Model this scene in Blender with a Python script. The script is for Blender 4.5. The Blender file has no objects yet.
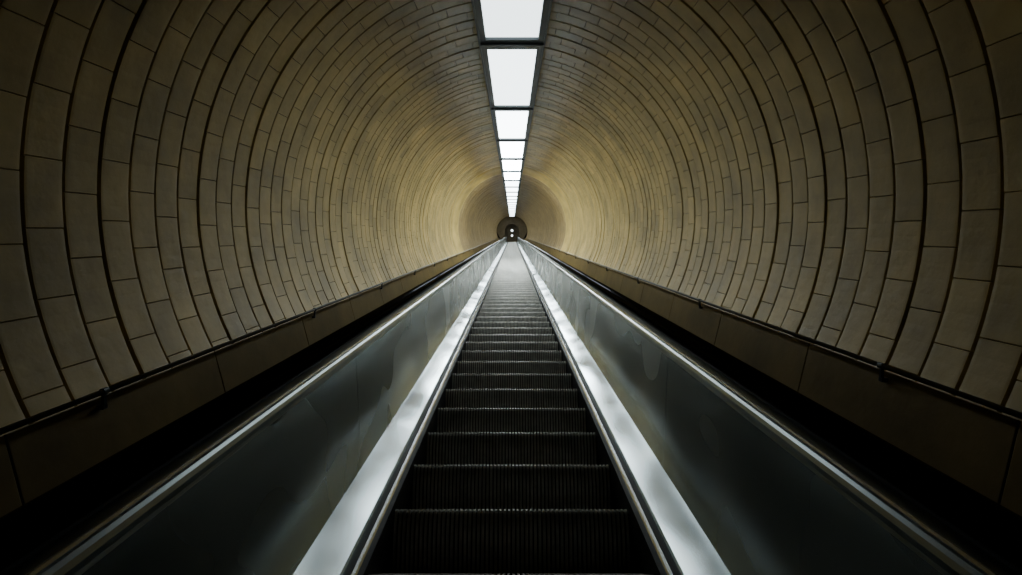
import bpy, math, random
from mathutils import Matrix, Vector
random.seed(4)
SC=bpy.context.scene
INC=math.radians(30)
M=Matrix.Translation((0,0,3.0))@Matrix.Rotation(INC,4,'X')   # tunnel frame (x right, y up the incline, z perpendicular)
F=560.0
R=2.2; CZ=0.23
Y0=-3.5; YL=21.0; Y1=76.0
R2=2.08

# ---------- materials ----------
def mat(name,col,rough=.5,metal=0.,nscale=0,namt=0,bump=0,bscale=60,stretch=(1,1,1),island=0,emit=None,rvar=0,coat=0,detail=6,aniso=0,spec=.5,bdist=.01):
    m=bpy.data.materials.new(name); m.use_nodes=True
    nt=m.node_tree; N=nt.nodes; L=nt.links
    b=N['Principled BSDF']
    b.inputs['Base Color'].default_value=(*col,1); b.inputs['Roughness'].default_value=rough; b.inputs['Metallic'].default_value=metal
    b.inputs['Specular IOR Level'].default_value=spec
    if coat: b.inputs['Coat Weight'].default_value=coat
    if aniso:   # brushed along the incline: highlights spread perpendicular to the brushing
        b.inputs['Anisotropic'].default_value=aniso
        cx=N.new('ShaderNodeCombineXYZ'); cx.inputs[0].default_value=0; cx.inputs[1].default_value=-math.sin(INC); cx.inputs[2].default_value=math.cos(INC)
        L.new(cx.outputs[0],b.inputs['Tangent'])
    if emit:
        b.inputs['Emission Color'].default_value=(*emit[0],1); b.inputs['Emission Strength'].default_value=emit[1]
    tc=N.new('ShaderNodeTexCoord'); mp=N.new('ShaderNodeMapping'); mp.inputs['Scale'].default_value=stretch
    L.new(tc.outputs['Object'],mp.inputs[0])
    if nscale:
        n=N.new('ShaderNodeTexNoise'); n.inputs['Scale'].default_value=nscale; n.inputs['Detail'].default_value=detail; n.inputs['Roughness'].default_value=.6
        L.new(mp.outputs[0],n.inputs[0])
        mr=N.new('ShaderNodeMapRange'); mr.inputs[1].default_value=.3; mr.inputs[2].default_value=.7
        mr.inputs[3].default_value=1-namt; mr.inputs[4].default_value=1+namt*.5
        L.new(n.outputs[0],mr.inputs[0])
        fac=mr.outputs[0]
        if island:
            g=N.new('ShaderNodeNewGeometry'); m2=N.new('ShaderNodeMapRange')
            m2.inputs[3].default_value=1-island; m2.inputs[4].default_value=1+island
            L.new(g.outputs['Random Per Island'],m2.inputs[0])
            mm=N.new('ShaderNodeMath'); mm.operation='MULTIPLY'
            L.new(fac,mm.inputs[0]); L.new(m2.outputs[0],mm.inputs[1]); fac=mm.outputs[0]
        vm=N.new('ShaderNodeVectorMath'); vm.operation='SCALE'; vm.inputs[0].default_value=col
        L.new(fac,vm.inputs['Scale']); L.new(vm.outputs[0],b.inputs['Base Color'])
        if rvar:
            r=N.new('ShaderNodeMapRange'); r.inputs[1].default_value=.3; r.inputs[2].default_value=.7
            r.inputs[3].default_value=max(.02,rough-rvar); r.inputs[4].default_value=rough+rvar
            L.new(n.outputs[0],r.inputs[0]); L.new(r.outputs[0],b.inputs['Roughness'])
    if bump:
        n2=N.new('ShaderNodeTexNoise'); n2.inputs['Scale'].default_value=bscale; n2.inputs['Detail'].default_value=4 if bscale>5 else 0
        L.new(mp.outputs[0],n2.inputs[0])
        bp=N.new('ShaderNodeBump'); bp.inputs['Strength'].default_value=bump; bp.inputs['Distance'].default_value=bdist
        L.new(n2.outputs[0],bp.inputs['Height']); L.new(bp.outputs[0],b.inputs['Normal'])
    return m
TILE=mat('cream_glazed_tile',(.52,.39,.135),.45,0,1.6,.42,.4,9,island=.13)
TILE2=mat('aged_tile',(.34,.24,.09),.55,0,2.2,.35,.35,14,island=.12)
GROUT=mat('dark_grout',(.022,.014,.006),.9,0,8,.3)
WAIN=mat('wainscot_enamel',(.21,.145,.045),.45,0,1.5,.4,.15,20,spec=.3)
STEEL=mat('balustrade_steel',(.37,.41,.41),.27,1,1.2,.20,.36,1.6,(1,.7,1),rvar=.07,detail=2,aniso=.70,bdist=.10)
DECK=mat('polished_deck_steel',(.84,.93,.96),.18,1,2.2,.28,.35,2.5,(1,.6,1),rvar=.08,detail=2,bdist=.05)
TRIM=mat('bright_trim',(.90,.96,.98),.15,1,4,.1)
CAP=mat('capping_brushed_steel',(.34,.38,.39),.28,1,2,.2,detail=2)
BLACK=mat('black_rubber',(.012,.014,.018),.22,0,5,.2,coat=.6)
DARK=mat('dark_machinery',(.012,.012,.012),.6,0,5,.3)
STEP=mat('step_aluminium',(.75,.74,.68),.38,.4,14,.30,rvar=.1)
STEPD=mat('step_groove',(.05,.05,.045),.7,0,5,.2)
PIPE=mat('painted_conduit',(.30,.30,.28),.28,.4,6,.2)
HOUS=mat('lamp_housing',(.05,.06,.065),.4,.5,6,.2)
LITS=[mat('lamp_diffuser_%d'%i,(.9,.95,1),.5,emit=((.86,.97,1.0),e)) for i,e in enumerate((3.4,4.8,11,22,32,12))]
GLOBE=mat('globe_glass',(1,1,1),.3,emit=((.9,.97,1.0),5))
WALLD=mat('landing_wall_paint',(.16,.12,.06),.6,0,3,.3)

def add(name,verts,faces,m,parent=None,smooth=False):
    me=bpy.data.meshes.new(name); me.from_pydata(verts,[],faces); me.update()
    for mm in (m if isinstance(m,list) else [m]): me.materials.append(mm)
    if smooth:
        for p in me.polygons: p.use_smooth=True
    o=bpy.data.objects.new(name,me); SC.collection.objects.link(o)
    if parent: o.parent=parent
    else: o.matrix_world=M
    return o
def empty(name):
    e=bpy.data.objects.new(name,None); SC.collection.objects.link(e); e.matrix_world=M; e.empty_display_size=.2
    return e
def boxg(V,Fc,x0,x1,y0,y1,z0,z1):
    b=len(V)
    V+= [(x0,y0,z0),(x1,y0,z0),(x1,y1,z0),(x0,y1,z0),(x0,y0,z1),(x1,y0,z1),(x1,y1,z1),(x0,y1,z1)]
    Fc+=[tuple(b+i for i in f) for f in ((0,3,2,1),(4,5,6,7),(0,1,5,4),(1,2,6,5),(2,3,7,6),(3,0,4,7))]
def extr(V,Fc,prof,y0,y1,closed=False):
    b=len(V); n=len(prof)
    for y in (y0,y1):
        for x,z in prof: V.append((x,y,z))
    for i in range(n if closed else n-1):
        j=(i+1)%n; Fc.append((b+i,b+j,b+n+j,b+n+i))
    if closed:
        Fc.append(tuple(range(b+n-1,b-1,-1))); Fc.append(tuple(range(b+n,b+2*n)))
def bevel(o,w=.004,s=2):
    md=o.modifiers.new('bev','BEVEL'); md.width=w; md.segments=s; md.limit_method='ANGLE'

# ---------- tunnel ----------
tun=empty('wall_tunnel')
def shell(name,r,y0,y1,m,seg=96):
    V=[];Fc=[]
    for y in (y0,y1):
        for i in range(seg):
            a=2*math.pi*i/seg; V.append((r*math.cos(a),y,CZ+r*math.sin(a)))
    for i in range(seg):
        j=(i+1)%seg; Fc.append((i,j,seg+j,seg+i))
    return add(name,V,Fc,m,tun,True)
shell('grout_shell',R+.06,Y0,YL,GROUT); shell('grout_shell_far',R2+.05,YL,Y1,GROUT)
def tiles(name,Rr,ya,yb,m,pitch=.235,gap=.016,per=42,dep=.034):
    V=[];Fc=[]
    k=0;y=ya
    while y<yb-.01:
        n=min(y+pitch,yb)
        off=(k%2)*.5+random.uniform(-.15,.15)
        da=2*math.pi/per
        i0=int(math.radians(-31)/da)-1; i1=int(math.radians(211)/da)+1
        ringd=random.uniform(-.005,.005)
        for i in range(i0,i1+1):
            a0=(i+off)*da; a1=a0+da
            g=.0009/Rr; dr=random.uniform(-.001,.001)+ringd
            tl=random.uniform(-.001,.001); jy=random.uniform(-.002,.002)
            A=[a0+g,a0+g+.003/Rr]+[a0+(a1-a0)*t for t in (.25,.5,.75)]+[a1-g-.003/Rr,a1-g]
            Ys=[(y+gap/2+jy,dep),(y+gap/2+.003+jy,0.001),(y+gap/2+.016,0),(n-gap/2-.02,0),(n-gap/2-.003+jy,.001),(n-gap/2+jy,dep)]
            b=len(V); na=len(A)
            for yi,(yy,ro) in enumerate(Ys):
                for ai,a in enumerate(A):
                    r=Rr+dr+ro+tl*(ai-3)/3
                    if ai in (0,na-1): r+=.006
                    V.append((r*math.cos(a),yy,CZ+r*math.sin(a)))
            for yi in range(len(Ys)-1):
                for ai in range(na-1):
                    p=b+yi*na+ai; Fc.append((p,p+1,p+na+1,p+na))
        y=n;k+=1
    return add(name,V,Fc,m,tun)
tiles('tile_rings',R,.4,YL,TILE)  # tiles start past the camera; unseen black shell behind it cuts bounce
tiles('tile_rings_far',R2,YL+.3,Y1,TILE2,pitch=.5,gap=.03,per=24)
# portal collar where the bore narrows
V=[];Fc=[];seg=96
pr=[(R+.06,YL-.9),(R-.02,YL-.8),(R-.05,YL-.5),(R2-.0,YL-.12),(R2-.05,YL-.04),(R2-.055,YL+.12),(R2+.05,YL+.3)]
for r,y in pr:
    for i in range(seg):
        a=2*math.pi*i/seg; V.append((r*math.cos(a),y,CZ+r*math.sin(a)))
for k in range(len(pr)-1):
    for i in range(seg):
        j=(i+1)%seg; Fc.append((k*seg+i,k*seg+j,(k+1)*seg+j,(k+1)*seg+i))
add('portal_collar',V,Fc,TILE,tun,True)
# unseen cap behind the camera, added to keep that end dark 
V=[];Fc=[]
for i in range(64):
    a=2*math.pi*i/64; V.append(((R+.05)*math.cos(a),Y0,CZ+(R+.05)*math.sin(a)))
Fc.append(tuple(range(64)))
add('dark_end_cap',V,Fc,WALLD)
# far end wall with arched doorway
V=[];Fc=[];n=40
ow=1.0
inner=[];outer=[]
for i in range(n+1):
    a=math.pi*i/n
    inner.append((ow*math.cos(a),.25+ow*math.sin(a)))
inner=[(ow,-1.3)]+inner+[(-ow,-1.3)]
for (x,z) in inner:
    ang=math.atan2(z-CZ,x); outer.append(((R2+.05)*math.cos(ang),CZ+(R2+.05)*math.sin(ang)))
for p in inner: V.append((p[0],Y1,p[1]))
for p in outer: V.append((p[0],Y1,p[1]))
for p in inner: V.append((p[0],Y1+.5,p[1]))
k=len(inner)
for i in range(k-1):
    Fc.append((i,i+1,k+i+1,k+i)); Fc.append((i,2*k+i,2*k+i+1,i+1))
add('wall_far',V,Fc,WALLD)
V=[(-1.6,Y1+3,-1.6),(1.6,Y1+3,-1.6),(1.6,Y1+3,2),(-1.6,Y1+3,2),(-1.6,Y1+.5,-1.6),(1.6,Y1+.5,-1.6),(1.6,Y1+.5,2),(-1.6,Y1+.5,2)]
Fc=[(0,1,2,3),(4,0,3,7),(1,5,6,2),(3,2,6,7),(0,4,5,1)]
add('wall_lobby',V,Fc,WALLD)

# ---------- light strip ----------
H=2.22
ls=empty('ceiling_light_strip')
PIT=.00273*F*H
ye=F*H/195.0      # far edge of nearest visible panel
HV=[];HF=[];DV=[];DF=[];DM=[]
hw=.365; lw=.298
y=ye-PIT+.17
cells=[]
while y<Y1-2:
    cells.append((y+.17,y+PIT-.17)); y+=PIT
cells[0]=(cells[0][1]-1.6,cells[0][1])      # first panel cut short out of view, to dim the near walls
for ci,(a,b) in enumerate(cells):
    boxg(DV,DF,-lw,lw,a,b,H+.01,H+.03); DM+=[min(ci,4) if a<YL else 5]*6
    boxg(HV,HF,-hw,hw,b,b+.34,H-.02,H+.10)
    boxg(HV,HF,-hw-.0,hw,b+.12,b+.22,H-.045,H-.02)
boxg(HV,HF,-hw,hw,cells[0][0]-.2,cells[0][0],H-.02,H+.10)
ya,yb=cells[0][0]-.2,cells[-1][1]+.3
for s in (-1,1):
    x0,x1=sorted((s*lw,s*hw)); boxg(HV,HF,x0,x1,ya,yb,H-.02,H+.10)
    x0,x1=sorted((s*hw,s*(hw+.02))); boxg(HV,HF,x0,x1,ya,yb,H-.035,H-.02)
boxg(HV,HF,-hw,hw,ya,yb,H+.035,H+.06)
for (a,b) in cells:   # hangers up to the crown
    if a<YL:
        for s in (-.2,.2): boxg(HV,HF,s-.02,s+.02,b+.1,b+.16,H+.06,H+.24)
add('housing',HV,HF,HOUS,ls); d=add('diffuser_panels',DV,DF,LITS,ls)
for f,mi in zip(d.data.polygons,DM): f.material_index=mi

# ---------- escalator ----------
esc=empty('escalator')
SZ=-1.18
c30,s30=math.cos(INC),math.sin(INC)
def W(h,v): return (h*c30+v*s30, -h*s30+v*c30)
prof=[(.46,-.004),(.03,0),(.006,0),(0,-.006),(-.003,-.02),(0,-.06),(.008,-.10),(.022,-.14),(.040,-.18),(.052,-.235)]
ribs=54; wd=.5
V=[];Fc=[];xs=[]
p=2*wd/ribs
for i in range(ribs):
    x=-wd+i*p
    xs+=[(x+.0*p,0),(x+.12*p,1),(x+.55*p,1),(x+.67*p,0)]
xs.append((wd,0))
npf=len(prof)
for (x,t) in xs:
    for k,(h,v) in enumerate(prof):
        d=0 if t else .009
        if k<=1: hh,vv=h,v-d
        elif k<=3: hh,vv=h+d,v-d
        else: hh,vv=h+d,v
        yy,zz=W(hh,vv); V.append((x,yy,zz))
FM=[]
for i in range(len(xs)-1):
    for k in range(npf-1):
        a=i*npf+k; Fc.append((a,a+1,a+npf+1,a+npf)); FM.append(1 if (xs[i][1]==0 and xs[i+1][1]==0) else 0)
st=add('steps',V,Fc,[STEP,STEPD],esc)
for f,mi in zip(st.data.polygons,FM): f.material_index=mi
pitch=.4/c30
ystart=F*-SZ/276.0-8*pitch
nst=int((Y1-1.5-ystart)/pitch)
st.location=(0,ystart,SZ)
ar=st.modifiers.new('arr','ARRAY'); ar.use_relative_offset=False; ar.use_constant_offset=True
ar.constant_offset_displace=(0,pitch,0); ar.count=nst
V=[];Fc=[]; boxg(V,Fc,-.55,.55,Y0+.02,Y1-.5,SZ-.42,SZ-.36); add('truss_tray',V,Fc,DARK,esc)
YE=Y1-1.2
for s,nm in ((-1,'left'),(1,'right')):
    def P(l): return [(s*x,z) for x,z in l]
    def part(name,l,m,closed=True,bv=0,ya=Y0+.02,yb=YE):
        V=[];Fc=[]; extr(V,Fc,P(l),ya,yb,closed); o=add(name+'_'+nm,V,Fc,m,esc)
        if bv: bevel(o,bv,3)
        return o
    part('skirt',[(.507,-1.5),(.507,-1.165),(.522,-1.165),(.522,-1.5)],DARK)
    part('skirt_trim',[(.522,-1.2),(.522,-1.150),(.528,-1.146),(.538,-1.142),(.541,-1.147),(.541,-1.2)],TRIM)
    part('skirt_gap',[(.541,-1.2),(.541,-1.165),(.566,-1.165),(.566,-1.2)],DARK)
    V=[];Fc=[]; y=Y0+.02;
    while y<YE:
        n=min(y+2.4,YE)
        extr(V,Fc,P([(.566,-1.2),(.566,-1.142),(.572,-1.134),(.705,-1.098),(.712,-1.09),(.712,-1.2)]),y,n-.004,True); y=n
    o=add('inner_deck_'+nm,V,Fc,DECK,esc); 
    V=[];Fc=[]; y=Y0+.02+.9
    while y<YE:
        n=min(y+2.6,YE)
        extr(V,Fc,P([(.704,-1.11),(.732,-.535),(.752,-.535),(.752,-1.11)]),y,n-.003,True); y=n
    o=add('balustrade_panel_'+nm,V,Fc,STEEL,esc); bevel(o,.002,1)
    part('balustrade_core',[(.745,-1.2),(.746,-.53),(.86,-.53),(.86,-1.2)],DARK)
    # capping: rounded brushed steel nosing with a thin polished bead
    cap=[(.735,-.560),(.706,-.560),(.697,-.552),(.693,-.540),(.693,-.528),(.698,-.518),(.708,-.512),(.752,-.506),(.752,-.560)]
    o=part('capping',cap,CAP); 
    o=part('capping_bead',[(.706,-.514),(.706,-.506),(.710,-.502),(.714,-.502),(.718,-.506),(.718,-.514)],TRIM)
    part('handrail_guide',[(.752,-.53),(.752,-.506),(.846,-.506),(.846,-.53)],DARK)
    part('outer_capping',[(.846,-.545),(.846,-.508),(.852,-.502),(.872,-.502),(.88,-.512),(.88,-.56),(.86,-.56)],CAP)
    hr=[]
    for i in range(17):
        a=math.pi*(-.28+1.56*i/16)
        hr.append((.798+.040*math.cos(a), -.478+.026*math.sin(a)))
    o=part('handrail',hr,BLACK)
    for pl in o.data.polygons:
        if len(pl.vertices)==4: pl.use_smooth=True

# ---------- outer decks (floor strips) ----------
V=[];Fc=[]
for s in (-1,1):
    x0,x1=sorted((s*.86,s*1.72)); boxg(V,Fc,x0,x1,Y0+.02,Y1-.05,-1.26,-1.2)
add('floor',V,Fc,DARK)
V=[];Fc=[]; boxg(V,Fc,-.55,.55,Y1-1.6,Y1+2.9,-1.3,-1.2); add('landing_plate',V,Fc,DECK,esc)

# ---------- wainscots & conduits ----------
for s,nm,zt in ((-1,'left',-.69),(1,'right',-.64)):
    xw=1.735       # top edge of wainscot; sloping ledge behind it meets the bore
    xb=1.60
    sl=-zt/xw
    xe=1.95
    V=[];Fc=[]; y=Y0+.02
    while y<Y1-.1:
        n=min(y+1.35,Y1-.05)
        xo=xe+.03
        if y>YL-1.2: xo-=.13
        extr(V,Fc,[(s*xw,zt),(s*xb,-1.2),(s*(xb+.06),-1.2),(s*xo,-sl*xo-.06),(s*xo,-sl*xo)],y,n-.008,True)
        y=n
    w=add('wall_wainscot_'+nm,V,Fc,WAIN); bevel(w,.003,2)
    V=[];Fc=[]
    extr(V,Fc,[(s*(xw+.015),zt-.012),(s*(xb+.015),-1.2),(s*(xb+.07),-1.2),(s*(xw+.09),zt-.06)],Y0+.02,Y1-.1,True)
    add('trim_'+nm,V,Fc,DARK)
    rail=empty('wall_handrail')
    px=s*(xw-.03); pz=zt+.028
    V=[];Fc=[]; extr(V,Fc,[(px+.011*math.cos(2*math.pi*i/14),pz+.011*math.sin(2*math.pi*i/14)) for i in range(14)],Y0+.02,YL+40,True)
    o=add('pipe',V,Fc,PIPE,rail)
    for pl in o.data.polygons:
        if len(pl.vertices)==4: pl.use_smooth=True
    V=[];Fc=[]
    yb=F*xw/415.0 if s<0 else F*xw/376.0
    y=yb-2.5*2
    while y<YL+39:
        if y>Y0+.2:
            xa,xc=sorted((s*(xw-.036),s*(xw-.024)))
            boxg(V,Fc,xa,xc,y-.008,y+.008,zt-.035,pz)
            xa,xc=sorted((s*(xw-.036),s*(xw+.01)))
            boxg(V,Fc,xa,xc,y-.012,y+.012,zt-.045,zt-.028)
            extr(V,Fc,[(px+.015*math.cos(2*math.pi*i/12),pz+.015*math.sin(2*math.pi*i/12)) for i in range(12)],y-.014,y+.014,True)
        y+=2.5
    add('brackets',V,Fc,HOUS,rail)

# ---------- globe lamps at the top landing ----------
def globe(x,y,z,r):
    e=empty('globe_lamp')
    V=[];Fc=[];a=12;b=8
    for i in range(b+1):
        t=math.pi*i/b
        for j in range(a):
            u=2*math.pi*j/a; V.append((x+r*math.sin(t)*math.cos(u),y+r*math.sin(t)*math.sin(u),z+r*math.cos(t)))
    for i in range(b):
        for j in range(a):
            jj=(j+1)%a; Fc.append((i*a+j,i*a+jj,(i+1)*a+jj,(i+1)*a+j))
    add('glass',V,Fc,GLOBE,e,True)
    V=[];Fc=[]; boxg(V,Fc,x-.02,x+.02,y-.02,y+.02,z+r*.9,z+r+.5); boxg(V,Fc,x-.06,x+.06,y-.06,y+.06,z+r*.85,z+r+.05); add('stem',V,Fc,HOUS,e)
globe(0,Y1+1.2,.35,.15); globe(0,Y1-.6,-.35,.12)

# ---------- camera ----------
cam=bpy.data.cameras.new('camera'); co=bpy.data.objects.new('camera',cam); SC.collection.objects.link(co)
cam.sensor_width=36; cam.lens=F/1022*36; cam.shift_y=-(287.5-233)/1022; cam.shift_x=-.001; cam.clip_start=.02; cam.clip_end=500
co.matrix_world=M@Matrix.Rotation(math.pi/2,4,'X')
SC.camera=co
w=bpy.data.worlds.new('world'); SC.world=w; w.use_nodes=True
w.node_tree.nodes['Background'].inputs[0].default_value=(0.01,0.012,0.014,1); w.node_tree.nodes['Background'].inputs[1].default_value=.2
